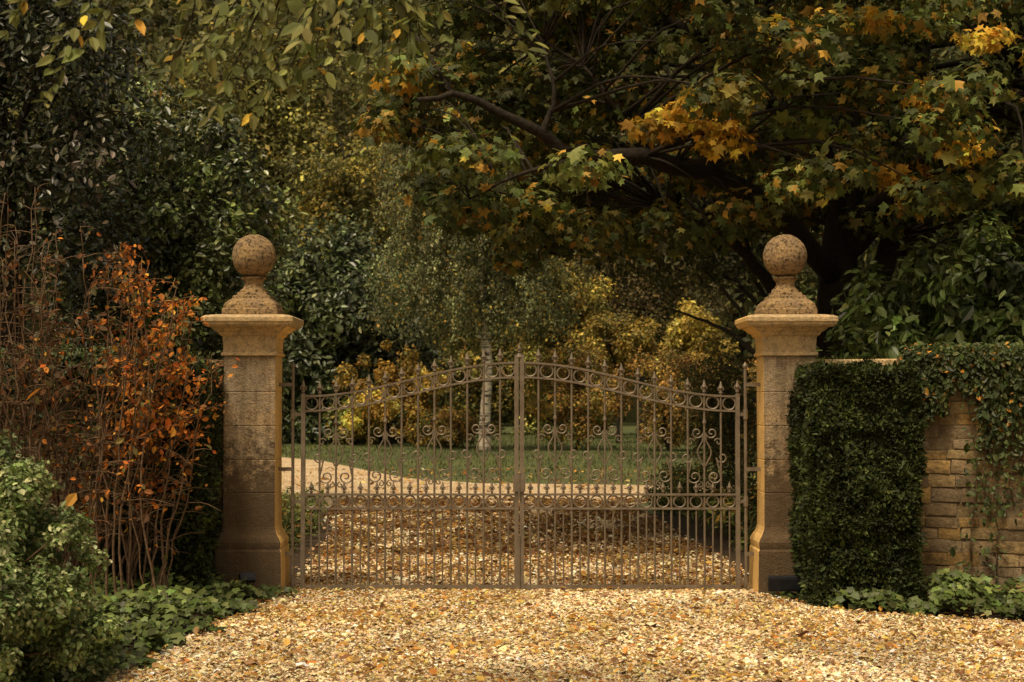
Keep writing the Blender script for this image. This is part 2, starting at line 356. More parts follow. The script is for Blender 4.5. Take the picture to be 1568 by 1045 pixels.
# ------------------------------------------------------------------ stone walls
def wall(A, B, H, z_ground=0):
    A = np.array(A, float); B = np.array(B, float); L = np.linalg.norm(B-A); u = (B-A)/L; nv = np.array([u[1], -u[0]])
    if nv[1] > 0: nv = -nv
    e = empty('stone_wall')
    V = []; F = []; C = []
    pal = [(.42,.29,.13),(.46,.33,.16),(.37,.26,.14),(.30,.22,.13),(.52,.33,.12)]
    def block(s0, s1, z0, z1, d0, d1, c, j=.005):
        o = len(V)
        for s, d, z in [(s0,d0,z0),(s1,d0,z0),(s1,d1,z0),(s0,d1,z0),(s0,d0,z1),(s1,d0,z1),(s1,d1,z1),(s0,d1,z1)]:
            p = A + u*(s+rng.normal(0, j)) + nv*(d + (rng.normal(0, j) if d == d1 else 0)); V.append((p[0], p[1], z+rng.normal(0, j))); C.append(c)
        for f in [(0,1,2,3),(7,6,5,4),(3,2,6,7),(1,0,4,5),(2,1,5,6),(0,3,7,4)]: F.append(tuple(o+i for i in f))
    z = 0
    while z < H-.05:
        h = rng.uniform(.075, .125); h = min(h, H-z); s = -rng.uniform(0, .2)
        while s < L:
            w = rng.uniform(.12, .33); c = np.array(pal[rng.integers(5)])*rng.uniform(.72, 1.12)
            block(max(s, 0), min(s+w-.007, L), z+.0035, z+h-.0035, .0, .160+rng.uniform(-.009, .009), c)
            s += w
        z += h
    o = py_mesh('stones', V, F, M_wall, e, cols=np.array(C)); b = o.modifiers.new('b', 'BEVEL'); b.width = .012; b.segments = 3
    o.data.polygons.foreach_set('use_smooth', np.full(len(F), True))
    def cbox(s0, s1, d0, d1, z0, z1, t):
        ps = [A+u*s0+nv*d0, A+u*s1+nv*d0, A+u*s1+nv*d1, A+u*s0+nv*d1]
        t.V.append(np.array([(p[0], p[1], zz) for zz in (z0, z1) for p in ps]))
        for f in [(0,3,2,1),(4,5,6,7),(0,1,5,4),(1,2,6,5),(2,3,7,6),(3,0,4,7)]: t.F.append(tuple(t.n+i for i in f))
        t.n += 8
    t = Tubes(); cbox(0.005, L-.005, -.16, .152, 0, H-.01, t); t.obj('core', M_mortar, e, False)
    t = Tubes(); s = 0
    while s < L:
        w = rng.uniform(.5, .75); cbox(s+.004, min(s+w, L)-.004, -.2, .2, H+.002, H+.055+rng.uniform(0, .006), t); s += w
    o = t.obj('coping', M_stone_cap, e, False); b = o.modifiers.new('b', 'BEVEL'); b.width = .01; b.segments = 2
    return e
wall((2.42,.05), (7.5,-1.75), 1.80)
wall((-2.30,.05), (-7.6,-1.6), 1.80)

# ------------------------------------------------------------------ gate
gate = empty('wrought_iron_gate')
XC, HW = .058, 1.74
def ztop(x): u = min(abs(x-XC)/HW, 1); return 1.565+.272*(.5+.5*math.cos(math.pi*u))
def spear(t, x, z, s=1.0):
    pr = [(0,.010),(.012,.010),(.016,.016),(.024,.016),(.028,.008),(.04,.010),(.058,.020),(.075,.014),(.115,.002)]
    t.add([(x, 0, z+a*s) for a, r in pr], [r*s for a, r in pr], 8)
    for sg in (-1, 1):
        P = [(x+sg*(.004+.020*math.sin(a))*s, 0, z+(.034+.016*(1-math.cos(a)))*s) for a in np.linspace(0, 2.6, 7)]
        t.add(P, .0045*s, 5)
def ring(t, x, z, r, w=.0075):
    t.add([(x+r*math.cos(a), 0, z+r*math.sin(a)) for a in np.linspace(0, 2*math.pi, 25)[:-1]], w, 6, closed=True)
def spiral(c, r, a0, turns, sg, n=26):
    q = np.linspace(0, 1, n); rad = r*(.18+.82*q); a = a0 + sg*(turns*2*math.pi)*(q-1)
    return np.c_[c[0]+rad*np.cos(a), np.zeros(n), c[1]+rad*np.sin(a)]
def scroll(t, x, zb):
    for sg in (-1, 1):
        s1 = spiral((.078,.095), .056, -math.pi*.05, 1.35, 1)
        s2 = spiral((.142,.25), .046, math.pi, 1.25, -1)[::-1]
        P = np.vstack([s1, s2]); P[:, 0] *= sg
        t.add(P + np.array([x, 0, zb]), .0068, 6)
        s3 = spiral((.058,.45), .048, math.pi, 1.35, -1)[::-1]
        low = smooth_path([(.008,0,.18),(.055,0,.29),(.014,0,.385)], 10)
        P = np.vstack([low, s3]); P[:, 0] *= sg
        t.add(P + np.array([x, 0, zb]), .0068, 6)
        s4 = spiral((.112,.375), .032, math.pi*.9, 1.1, 1); s4[:, 0] *= sg
        t.add(s4 + np.array([x, 0, zb]), .0058, 5)
        s6 = spiral((.035,.03), .026, math.pi*.5, 1.1, -1); s6[:, 0] *= sg
        t.add(s6 + np.array([x, 0, zb]), .0055, 5)
    t.add([(x,0,zb+.50),(x,0,zb+.53),(x,0,zb+.57)], [.006,.017,.006], 8)
def leaf_gate(name, x0, x1, cs):
    t = Tubes(); n = 13; bw = (x1-x0)/n; W = .017
    t.box((x0-W,-.02,.02), (x0+W,.02, ztop(x0)+.02 if cs > 0 else 1.90)); t.box((x1-W,-.02,.02), (x1+W,.02, ztop(x1)+.02 if cs < 0 else 1.90))
    t.box((x0+W,-.016,.022), (x1-W,.016,.052))
    for zz in (.664,.776): t.box((x0+W,-.014,zz-.008), (x1-W,.014,zz+.008))
    for off in (0,-.118):
        xs = np.linspace(x0+W, x1-W, 40)
        for a, b in zip(xs[:-1], xs[1:]):
            za, zb = ztop(a)+off, ztop(b)+off; o = t.n
            t.V.append(np.array([(a,-.013,za-.008),(b,-.013,zb-.008),(b,.013,zb-.008),(a,.013,za-.008),(a,-.013,za+.008),(b,-.013,zb+.008),(b,.013,zb+.008),(a,.013,za+.008)]))
            for f in [(0,3,2,1),(4,5,6,7),(0,1,5,4),(2,3,7,6)]: t.F.append(tuple(o+i for i in f))
            t.n += 8
    for i in range(n+1):
        x = x0+bw*i
        if 0 < i < n:
            t.add([(x,0,.04),(x,0,ztop(x))], .0088, 8); spear(t, x, ztop(x)+.006)
        if i < n:
            xm = x+bw/2; sl = ztop(xm)
            ring(t, xm, sl-.059, .05); ring(t, xm, .720, .047)
            t.add([(xm,0,.04),(xm,0,.664)], .0072, 6); spear(t, xm, .784, .85)
            t.add([(xm,0,.767),(xm,0,.79)], .005, 6)
    for i in (2,5,8,11):
        x = x0+bw*i if cs > 0 else x1-bw*i
        scroll(t, x, .82 + .04*(ztop(x)-1.565)/.27)
    spear(t, x0 if cs > 0 else x1, ztop(x0 if cs > 0 else x1)+.02)
    return t.obj(name, M_iron, gate, False)
leaf_gate('left_leaf', -1.680, XC-.022, 1)
leaf_gate('right_leaf', XC+.022, 1.815, -1)
t = Tubes()
t.add([(XC,0,1.88),(XC,0,1.91)], [.03,.02], 10); spear(t, XC, 1.91, .7)
t.add([(XC,-.03,.75),(XC,-.03,.95)], .012, 8); t.box((XC-.05,-.035,.80), (XC+.05,-.022,.93)); t.add([(XC,-.026,0.006),(XC,-.026,.45)], .008, 8)
for x, wx in ((-1.763,-1.88), (1.879,2.0)):
    t.add([(x,0,0),(x,0,1.80)], .013, 8); t.add([(x,0,1.80),(x,0,1.815),(x,0,1.84)], [.02,.02,.003], 8)
    for z in (1.66,.98,.30): t.box((min(x,wx),-.012,z-.015), (max(x,wx),.012,z+.015))
    gx = -1.68 if x < 0 else 1.815
    for z in (1.42,.72,.08): t.box((min(x,gx),-.010,z-.014), (max(x,gx),.010,z+.014)); t.add([(x,0,z-.04),(x,0,z+.04)], .02, 8)
t.obj('hinge_posts_and_latch', M_iron, gate, False)

# ------------------------------------------------------------------ hedges
YEW = [(.022,.030,.007),(.030,.042,.010),(.048,.058,.014),(.016,.020,.006)]
def hedge(x0, x1, y0, y1, H, n, seed):
    e = empty('yew_hedge'); t = Tubes(); t.box((x0+.06,y0+.06,0), (x1-.06,y1-.06,H-.06)); t.obj('core', M_core, e, False)
    A = [(x1-x0)*H, (x1-x0)*H*.3, (y1-y0)*H, (y1-y0)*H, (x1-x0)*(y1-y0)]; A = np.array(A)/sum(A)
    f = rng.choice(5, n, p=A); a, b = rng.random(n), rng.random(n)
    P = np.zeros((n, 3)); Nn = np.zeros((n, 3))
    X = x0+(x1-x0)*a; Y = y0+(y1-y0)*a; Z = .02+(H-.02)*b
    m = f == 0; P[m] = np.c_[X, np.full(n, y0), Z][m]; Nn[m] = (0,-1,0)
    m = f == 1; P[m] = np.c_[X, np.full(n, y1), Z][m]; Nn[m] = (0,1,0)
    m = f == 2; P[m] = np.c_[np.full(n, x0), Y, Z][m]; Nn[m] = (-1,0,0)
    m = f == 3; P[m] = np.c_[np.full(n, x1), Y, Z][m]; Nn[m] = (1,0,0)
    m = f == 4; P[m] = np.c_[X, y0+(y1-y0)*b, np.full(n, H)][m]; Nn[m] = (0,0,1)
    dsp = np.array([mn.noise(Vector(p)*2.2+Vector((seed,0,0)))*.09 + mn.noise(Vector(p)*7)*.06 for p in P])
    P = P + Nn*(dsp - rng.random(n)**2*.09 + .01)[:, None]
    br = np.array([mn.noise(Vector(p)*6+Vector((9,seed,0)))+.7*mn.noise(Vector(p)*15) for p in P])
    C = pick_cols(n, YEW, [3,3,1.5,2])*np.exp(br*1.0)[:, None]
    leaves('foliage', P, Nn*.5+np.array([0,0,.4])+rng.normal(0,.6,(n,3)), Nn*.7+np.array([0,0,.3])+rng.normal(0,.6,(n,3)), .032*np.exp(rng.normal(0,.3,n)), C, 'hex', M_leaf, e)
    k = 260; sp = rng.choice(np.where((f == 4) | (f == 0))[0], k); Q = np.repeat(P[sp], 7, 0)+np.repeat(Nn[sp],7,0)*np.tile(np.linspace(0,.07,7),k)[:,None]+rng.normal(0,.006,(k*7,3))
    leaves('stray_shoots', Q, rng.normal(size=(k*7,3)), rng.normal(size=(k*7,3))*.6+np.array([0,0,.5]), np.full(k*7,.026), pick_cols(k*7, [(.05,.065,.015),(.07,.08,.02)], [1,1]), 'long', M_leaf, e)
hedge(2.25, 3.02, -1.15, -.15, 1.76, 68000, 1)
hedge(-3.1, -2.33, -.95, -.2, 1.80, 32000, 2)

# ------------------------------------------------------------------ ivy
IVY = [(.05,.07,.016),(.07,.095,.022),(.11,.14,.036),(.035,.042,.012)]
def ivy_patch(name, quad, n, hmax, size=.06):
    q = np.array(quad, float); a, b = rng.random((n, 1)), rng.random((n, 1))
    P = (1-a)*(1-b)*q[0]+a*(1-b)*q[1]+a*b*q[2]+(1-a)*b*q[3]
    h = np.array([.5+.9*mn.noise(Vector((p[0]*2.6, p[1]*2.6, 1))) for p in P]); edge = np.minimum(1, np.minimum(a, 1-a)[:, 0]*5+.25)
    jit = np.array([mn.noise(Vector((p[0]*3, p[1]*3, 8))) for p in P]); P[:, 0] += jit*.25
    Z = .02+np.clip(h, .1, 1)*hmax*edge*rng.random(n)**.35
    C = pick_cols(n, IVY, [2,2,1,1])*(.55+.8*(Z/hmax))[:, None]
    return leaves(name, np.c_[P, Z], np.c_[rng.normal(0,.5,(n,1)), rng.normal(-.45,.4,(n,1)), np.ones(n)], rng.normal(size=(n,3)), size*np.exp(rng.normal(0,.25,n)), C, 'ivy', M_ivy)
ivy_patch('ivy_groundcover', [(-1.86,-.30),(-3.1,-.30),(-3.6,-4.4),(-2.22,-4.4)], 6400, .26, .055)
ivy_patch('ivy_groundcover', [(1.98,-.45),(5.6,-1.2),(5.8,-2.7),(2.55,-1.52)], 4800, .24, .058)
def wall_ivy(A, B, s0, s1, n, H, drop):
    A = np.array(A, float); B = np.array(B, float); L = np.linalg.norm(B-A); u = (B-A)/L; nv = np.array([u[1],-u[0]])
    if nv[1] > 0: nv = -nv
    e = empty('wall_ivy'); s = rng.uniform(s0, s1, n)
    dr = np.array([max(0.05, drop*(.7+1.2*mn.noise(Vector((v*2.3, 3, 0)))+.6*mn.noise(Vector((v*9, 3, 0))))) for v in s])
    top = rng.random(n) < .38
    z = np.where(top, H+.02+rng.random(n)*.14, H+.08-dr*rng.random(n)**1.3)
    d = np.where(top, rng.uniform(-.2,.27,n), .2+rng.random(n)*.1)
    P = np.c_[A[0]+u[0]*s+nv[0]*d, A[1]+u[1]*s+nv[1]*d, z]
    Nn = np.c_[np.tile(nv, (n,1))*np.where(top,.3,.9)[:,None], np.where(top,1.,.35)] + rng.normal(0,.45,(n,3))
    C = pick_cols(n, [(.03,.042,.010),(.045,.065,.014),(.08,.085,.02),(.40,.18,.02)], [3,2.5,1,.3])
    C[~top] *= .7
    leaves('leaves', P, Nn, rng.normal(size=(n,3))*.6+np.array([0,0,-.8]), .042*np.exp(rng.normal(0,.25,n)), C, 'oval', M_ivy, e)
    t = Tubes(); SPx = []
    for k in range(34):
        ss = rng.uniform(s0, s1); p = A+u*ss+nv*.187; zs = np.linspace(H, rng.uniform(.1, 1.2), 10); x = np.cumsum(rng.normal(0,.02,10))
        q = np.array([(p[0]+x[i], p[1]-.004, zz) for i, zz in enumerate(zs)]); t.add(q, rng.uniform(.003,.007), 5)
        mm = 80; SPx.append(q[rng.integers(0,10,mm)]+rng.normal(0,.07,(mm,3))*np.array([1,.1,1]) - np.array([0,.02,0]))
    t.obj('stems', M_twig, e); Q = np.vstack(SPx); k = len(Q)
    leaves('trailing_leaves', Q, np.c_[np.tile(nv,(k,1)), np.full(k,.4)]+rng.normal(0,.4,(k,3)), rng.normal(size=(k,3))*.6+np.array([0,0,-.8]), .04*np.exp(rng.normal(0,.25,k)), pick_cols(k, [(.03,.042,.010),(.05,.065,.015)], [1,1]), 'oval', M_ivy, e)
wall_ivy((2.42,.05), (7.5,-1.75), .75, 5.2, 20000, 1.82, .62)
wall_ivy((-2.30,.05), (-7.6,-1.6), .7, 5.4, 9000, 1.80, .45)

# ------------------------------------------------------------------ autumn climbing shrub (left)
sh = empty('autumn_shrub'); t = Tubes(); LP = []; LB = []
for k in range(84):
    bx = rng.uniform(-4.0, -2.4); by = rng.uniform(-1.9, -.9)
    tx = bx + (bx+3.2)*.4 + rng.normal(.06, .3); ty = by+rng.normal(-.1, .3)
    top = np.interp(tx, [-4.3,-3.7,-3.2,-2.8,-2.3,-1.95], [3.4,3.25,2.85,2.65,2.3,1.7])*rng.uniform(.58, 1.02)
    tx = min(tx, -2.0)
    P = smooth_path([(bx,by,0),(bx+(tx-bx)*.25+rng.normal(0,.05),by,top*.35),(bx+(tx-bx)*.65,(by+ty)/2,top*.72),(tx,ty,top)], 16, .014)
    t.add(P, np.linspace(rng.uniform(.006,.014), .003, 16), 5)
    bare = rng.random() < .35
    for j in range(rng.integers(11, 18)):
        i = rng.integers(4, 16); p = P[i]; L = rng.uniform(.15, .5)*(1.1-i/24)
        d = nrm(np.array([rng.normal(0,1), rng.normal(-.2,.8), rng.uniform(.0,1.0)]))
        q = smooth_path([p, p+d*L*.5, p+d*L+np.array([0,0,-.15*L])], 6)
        t.add(q, np.linspace(.004,.0015,6), 4)
        lowf = np.clip((p[2]-.45)/.8, .18, 1)
        nl = int(rng.integers(5, 15)*lowf*(.25 if bare else 1)*np.interp(p[0], [-3.7,-3.1,-2.7], [.55,.8,1.3]))
        if nl < 1: continue
        f = rng.random(nl)*5; ii = f.astype(int); ff = (f-ii)[:, None]
        LP.append(q[ii]*(1-ff)+q[np.minimum(ii+1,5)]*ff + rng.normal(0,.028,(nl,3))); LB.append(np.full(nl, rng.normal(0,.3)))
t.obj('stems', M_twig, sh)
LP = np.vstack(LP); LB = np.concatenate(LB); keep = LP[:,0] < -1.93; LP = LP[keep]; LB = LB[keep]; n = len(LP)
o1 = np.clip((LP[:,0]+3.25)/.75 + LB + rng.normal(0,.15,n), 0, 1)
br = pick_cols(n, [(.12,.06,.024),(.18,.08,.026),(.07,.04,.02),(.09,.075,.028)], [2,1.2,2,1.2], gain=1); og = pick_cols(n, [(.58,.20,.03),(.44,.13,.02),(.66,.32,.05),(.22,.09,.025),(.16,.13,.04)], [3,2,1.2,2.4,1.4], gain=1)
leaves('leaves', LP, rng.normal(0,.8,(n,3))+np.array([-.1,-.6,.5]), rng.normal(0,.7,(n,3))+np.array([0,0,-.9]), .040*np.exp(rng.normal(0,.32,n)), np.where((rng.random(n) < o1)[:,None], og, br), 'oval', M_dry, sh)

# ------------------------------------------------------------------ euonymus bush lower-left
eb = empty('variegated_euonymus_bush')
cl = [(-3.2,-4.4,1.22,.48),(-2.95,-4.5,.95,.46),(-2.62,-4.75,.55,.42),(-3.4,-4.9,.9,.6),(-3.0,-5.2,.5,.6),(-3.3,-3.7,.9,.5),(-2.72,-4.2,.55,.45),(-2.65,-5.0,.3,.46),(-2.47,-4.6,.25,.36)]
C = []; R = []
for x, y, z, r in cl:
    for k in range(34):
        d = nrm(rng.normal(size=3)); C.append(np.array([x,y,z])+d*r*.9*rng.random()**.25); R.append([rng.uniform(.05,.12)]*3)
C = np.array(C); R = np.array(R); C[:,2] = np.maximum(C[:,2], .05)
foliage('leaves', C, R, 50000, .032, [(.15,.19,.065),(.10,.14,.04),(.30,.32,.16),(.06,.08,.024)], [3,3,1.6,1.6], 'oval', M_ivy, eb, up=.7, cv=.28, wv=.6)
t = Tubes()
for c in C[::3]:
    b = np.array([-3.1+rng.normal(0,.2), -4.6+rng.normal(0,.2), 0]); t.add(smooth_path([b, (b+c)/2+np.array([0,0,.05]), c], 6), np.linspace(.012,.003,6), 5)
t.obj('stems', M_twig, eb)

# ------------------------------------------------------------------ tree builder
def tree(name, limbs, C, R, n, size, pal, w, tmpl, lmat, bmat, twig=.012, **kw):
    e = empty(name); t = Tubes(); sk = []; skr = []
    for pts, r0, r1 in limbs:
        P = smooth_path(pts, 18, .015*r0/.1 if r0 < .15 else .01); rr = np.linspace(r0, r1, 18); t.add(P, rr, 10); sk.append(P[4:]); skr.append(rr[4:])
    sk = np.vstack(sk); skr = np.concatenate(skr)
    for c in C:
        d = np.linalg.norm(sk-c, axis=1) + np.maximum(0, sk[:,2]-c[2])*.5; i = d.argmin(); p = sk[i]; L = np.linalg.norm(c-p)
        mid = (p+c)/2 + np.array([rng.normal(0,.08)*L, rng.normal(0,.08)*L, .12*L])
        t.add(smooth_path([p, mid, c], 7), np.linspace(min(twig*(.8+L*.5), skr[i]*.8), twig*.3, 7), 5)
    t.obj('trunk_and_limbs', bmat, e)
    foliage('crown', C, R, n, size, pal, w, tmpl, lmat, e, **kw)
    return e

# big maple behind gate
LX = [-.86,-.38,.28,.72,1.40,2.55]; LZ = [4.28,4.32,4.03,3.86,3.91,3.78]
MC = []
bx = [-1.6,-1.1,-.6,0,.8,1.6,2.4,3.2,4.2,5.2,7]; bz = [4.0,3.6,3.1,2.95,3.0,3.05,3.2,3.3,3.3,3.1,2.8]
while len(MC) < 680:
    x = rng.uniform(-1.7, 8.5); y = rng.uniform(1.0, 9.5); z = rng.uniform(2.7, 9.0)
    if ((x-3.6)/5.6)**2 + ((y-5.2)/4.8)**2 + ((z-4.6)/4.6)**2 > 1: continue
    if z < np.interp(x, bx, bz) + (y-5)*.06 + .15: continue
    if z > 6.2 and rng.random() < .4: continue
    if mn.noise(Vector((x*.8, y*.8, z*1.1))) < -.25: continue
    if y < 3.4 and -1.1 < x < 2.7 and -.28 < z-np.interp(x, LX, LZ) < .26: continue
    MC.append((x, y, z))
MC = np.array(MC); MR = rng.uniform(.25,.5,len(MC))[:,None]*np.array([1,1,.5])
ML = [([(3.85,6,-.1),(3.8,6,1.5),(3.75,6,3),(3.9,6,4.5),(3.7,6.1,6.5),(3.9,6.3,8.4)], .33, .06),
      ([(3.75,6,2.9),(2.55,4.5,3.78),(1.40,3.2,3.91),(.72,2.6,3.86),(.28,2.3,4.03),(-.38,2.0,4.32),(-.86,1.8,4.28)], .13, .020),
      ([(3.85,6,1.9),(3.0,5.6,2.75),(2.37,5.2,3.35),(1.7,4.8,3.6)], .10, .025),
      ([(3.8,6,3.2),(4.5,5.6,3.9),(5.2,5,4.6),(6.3,4.4,5.2),(7.4,4,5.4)], .15, .03),
      ([(3.85,6,2.3),(4.3,6,3.1),(4.6,6.1,4.4),(5.0,6.6,6.0)], .17, .05),
      ([(3.8,6,3.6),(3.3,4.8,4.6),(2.8,4.2,5.4),(2.2,3.8,6.2)], .10, .03),
      ([(3.8,6,4.2),(2.4,5.6,5.4),(1.0,5,6.2),(0,4.6,6.5)], .12, .03),
      ([(3.8,6,3.4),(4.6,4.6,4.3),(5.2,3.9,4.9)], .10, .03),
      ([(1.40,3.2,3.91),(1.1,3.0,4.3),(.7,2.9,4.8)], .045, .015), ([(.28,2.3,4.03),(.4,2.3,4.4),(.3,2.4,4.9)], .035, .012), ([(.72,2.6,3.86),(.1,2.6,3.7),(-.4,2.5,3.45)], .03, .01)]
MAPLE = [(.06,.075,.018),(.085,.098,.022),(.125,.115,.024),(.32,.19,.03),(.042,.05,.014),(.18,.11,.024)]
mt = tree('maple_tree', ML, MC, MR, 86000, .086, MAPLE, [3.4,2.8,2,.6,2.4,.6], 'maple', M_leaf, M_bark, twig=.013, up=.6, droop=.5, cv=.38, wv=.9)
YC = np.array([(1.75,2.2,4.3),(1.9,2.1,4.1),(2.1,2.2,4.35),(1.55,2.3,4.2),(2.0,2.2,3.95),(1.35,2.3,4.1),(4.1,2.4,4.1),(4.25,2.3,3.9),(3.6,2.5,3.7),(-1.05,2.6,4.65),(2.5,2.2,5.0),(3.4,2.2,5.1),(4.4,2.1,4.9),(3.9,2.1,4.4)])
foliage('yellow_sprays', YC, np.tile([[.30,.3,.13]],(len(YC),1)), 1500, .085, [(.58,.34,.04),(.45,.26,.035),(.28,.2,.035)], [2,2,1.4], 'maple', M_dry, mt, up=.6, droop=.4, wv=.3, cv=.2, gain=1)

# ------------------------------------------------------------------ mid & far trees
def simple_tree(name, base, H, C, R, n, size, pal, w, tmpl='diamond', lmat=M_leaf, bmat=M_bark, r0=.2, nl=6, **kw):
    x, y = base; c = C.mean(0); ext = C.std(0)
    limbs = [([(x,y,-.1),(x+rng.normal(0,.1),y,H*.35),(x+(c[0]-x)*.5,y+(c[1]-y)*.5,H*.7),(c[0],c[1],H*.95)], r0, r0*.15)]
    for k in range(nl):
        a = rng.uniform(0, 2*math.pi); z0 = H*rng.uniform(.2,.55)
        p0 = np.array([x,y,z0]); p1 = np.array([c[0]+math.cos(a)*ext[0]*1.3, c[1]+math.sin(a)*ext[1]*1.3, min(H*.95, z0+H*rng.uniform(.2,.45))])
        limbs.append(([p0, (p0*.55+p1*.45)+np.array([0,0,H*.05]), p1], r0*.4, r0*.08))
    return tree(name, limbs, C, R, n, size, pal, w, tmpl, lmat, bmat, twig=r0*.08, **kw)

DK = [(.018,.022,.008),(.028,.034,.011),(.045,.05,.018)]
C, R = blob((-6.6,8,5.2), (2.0,1.6,4.2), 170, .35, .7, .5); simple_tree('holly_tree', (-6.6,8), 8.5, C, R, 24000, .10, DK+[(.14,.12,.08)], [3,2,1,.4], 'hex', M_gloss, cv=.4)
HOL = [(.055,.072,.018),(.085,.105,.028),(.16,.175,.065),(.03,.04,.014)]
C, R = blob((-4.9,11,3.0), (1.75,1.5,3.1), 230, .25, .5, .42, zmin=.2); simple_tree('holly_tree', (-4.9,11), 5.8, C, R, 38000, .085, HOL, [3,2,1.3,2], 'oval', M_gloss, cv=.5, r0=.13)
RH = [(.045,.06,.022),(.07,.088,.036),(.13,.15,.068),(.020,.027,.011)]
C, R = blob((-6.4,46,3.2), (3.9,2.6,4.3), 260, .5, 1.0, .4, zmin=.4); simple_tree('rhododendron_bush', (-6.4,46), 6.5, C, R, 36000, .22, RH, [3,2.2,1.1,2.8], 'hex', M_gloss, cv=.5, r0=.15)
bt = empty('silver_birch_tree'); t = Tubes()
t.add(smooth_path([(-.80,37,-.1),(-.78,37,1.2),(-.70,37,2.6),(-.85,37.1,4.5),(-.95,37,6.6),(-1.0,37,10)], 24), np.linspace(.19,.03,24), 12)
t.add(smooth_path([(-.72,37,2.2),(-.95,36.8,3.4),(-1.5,36.6,4.8),(-2.2,36.4,6)], 12), np.linspace(.06,.015,12), 8)
t.obj('trunk', M_birch, bt)
SP = []; t = Tubes()
for k in range(620):
    a = rng.uniform(0, 2*math.pi); rr = rng.random()**.55; z0 = rng.uniform(4.0, 11.0); ax = math.cos(a)*rr*3.3*(1.05-.035*z0)*rng.uniform(.8,1.15); ay = math.sin(a)*rr*2.4
    x, y = -1.3+ax, 37+ay; L = rng.uniform(.8, 2.6); z1 = max(z0-L, 2.9+abs(ax)*.1+rng.random()*.7)
    q = smooth_path([(x-.15*ax,y,z0),(x,y,z0-.1),(x+.06*ax+rng.normal(0,.08),y,(z0+z1)/2),(x+.08*ax+rng.normal(0,.15),y,z1)], 7)
    if k % 3 == 0: t.add(q, .010, 3, cap=False)
    m = 125; f = rng.random(m)*6; ii = f.astype(int); ff = (f-ii)[:,None]
    SP.append((q[ii]*(1-ff)+q[np.minimum(ii+1,6)]*ff+rng.normal(0,.09,(m,3)), np.full(m,k)))
t.obj('twigs', M_bark, bt)
P = np.vstack([s[0] for s in SP]); ck = np.concatenate([s[1] for s in SP]); n = len(P)
leaves('crown', P, rng.normal(0,.8,(n,3))+np.array([0,-.5,.3]), rng.normal(0,.4,(n,3))+np.array([0,0,-1]), .085*np.exp(rng.normal(0,.25,n)), pick_cols(n, [(.11,.12,.05),(.16,.165,.075),(.075,.085,.038),(.34,.22,.04)], [3,2,2,.4], ck, 620, .33, .25, .8), 'diamond', M_leaf, bt)

YEL = [(.44,.26,.05),(.54,.35,.065),(.30,.19,.04),(.17,.14,.035)]
C, R = blob((-3.9,42,1.6), (1.9,1.2,1.7), 60, .18, .46, .6, zmin=.3); simple_tree('golden_shrub', (-3.9,42), 2.9, C, R, 9500, .12, YEL, [3,1.3,2.5,2], cv=.4, r0=.06, gain=1.0)
C, R = blob((-5.2,44,.8), (1.0,1.0,.9), 40, .25, .4, .5, zmin=.3); simple_tree('golden_shrub', (-5.2,44), 1.5, C, R, 5000, .12, [(.16,.18,.04),(.3,.2,.04)], [3,1], cv=.35, r0=.05)
C, R = blob((5.9,44,3.3), (1.5,1.3,1.3), 60, .2, .48, .6); simple_tree('golden_maple_tree', (6.4,44), 4.6, C, R, 10500, .13, [(.48,.35,.07),(.36,.27,.06),(.24,.20,.05)], [3,2,1.8], cv=.35, r0=.09, gain=1.0)
C, R = blob((3.6,45,3.5), (1.3,1.0,1.1), 45, .22, .45, .5); simple_tree('golden_maple_tree', (3.6,45), 4.4, C, R, 6500, .13, [(.45,.30,.06),(.30,.23,.05),(.16,.14,.04)], [2,2,2], cv=.4, r0=.07, gain=1.0)
C, R = blob((-3.4,58,9.2), (1.1,.8,1.1), 22, .3, .5, .6); simple_tree('golden_maple_tree', (-3.6,58), 9, C, R, 3200, .16, [(.55,.38,.06),(.36,.27,.06)], [2,2], cv=.4, r0=.12, gain=1.0)
RUS = [(.26,.14,.04),(.33,.20,.05),(.15,.11,.04),(.11,.12,.035),(.44,.28,.05)]
C, R = blob((1.9,38,1.6), (1.5,1.2,1.5), 70, .22, .45, .5, zmin=.5); simple_tree('rust_shrub', (1.9,38), 2.8, C, R, 11000, .09, RUS, [2,2,2,2,1.4], r0=.06, gain=1.1)
C, R = blob((4.6,37,1.6), (1.7,1.2,1.6), 80, .22, .45, .5, zmin=.5); simple_tree('rust_shrub', (4.6,37), 3, C, R, 13000, .09, RUS, [3,2,2,1.2,1.4], r0=.06, gain=1.1)
C, R = blob((7.4,40,1.3), (1.6,1.2,1.5), 70, .25, .5, .5, zmin=.3); simple_tree('rust_shrub', (7.4,40), 2.7, C, R, 10000, .10, RUS, [1,1,2,3,1], r0=.06)
C, R = blob((-1.9,40,.55), (1.3,1.0,.6), 36, .2, .4, .5, zmin=.2); simple_tree('dogwood_shrub', (-1.9,40), 1.1, C, R, 5500, .10, RUS, [1,1.5,2.5,2.5,.6], r0=.04)
C, R = blob((1.9,52,4.4), (2.1,1.5,3.0), 120, .35, .7, .5, zmin=1); simple_tree('autumn_hazel_tree', (1.9,52), 6.6, C, R, 20000, .13, [(.12,.115,.03),(.20,.16,.035),(.40,.25,.05),(.07,.065,.02)], [2.5,2,1.1,1.8], r0=.12, wv=1.2)
C, R = blob((5.4,58,5.5), (3.6,1.5,3.0), 130, .4, .8, .5, zmin=1); simple_tree('autumn_hazel_tree', (5.4,58), 7, C, R, 20000, .15, [(.09,.075,.03),(.13,.10,.04),(.20,.13,.04),(.04,.04,.016)], [2.5,2,.9,1.5], r0=.12)
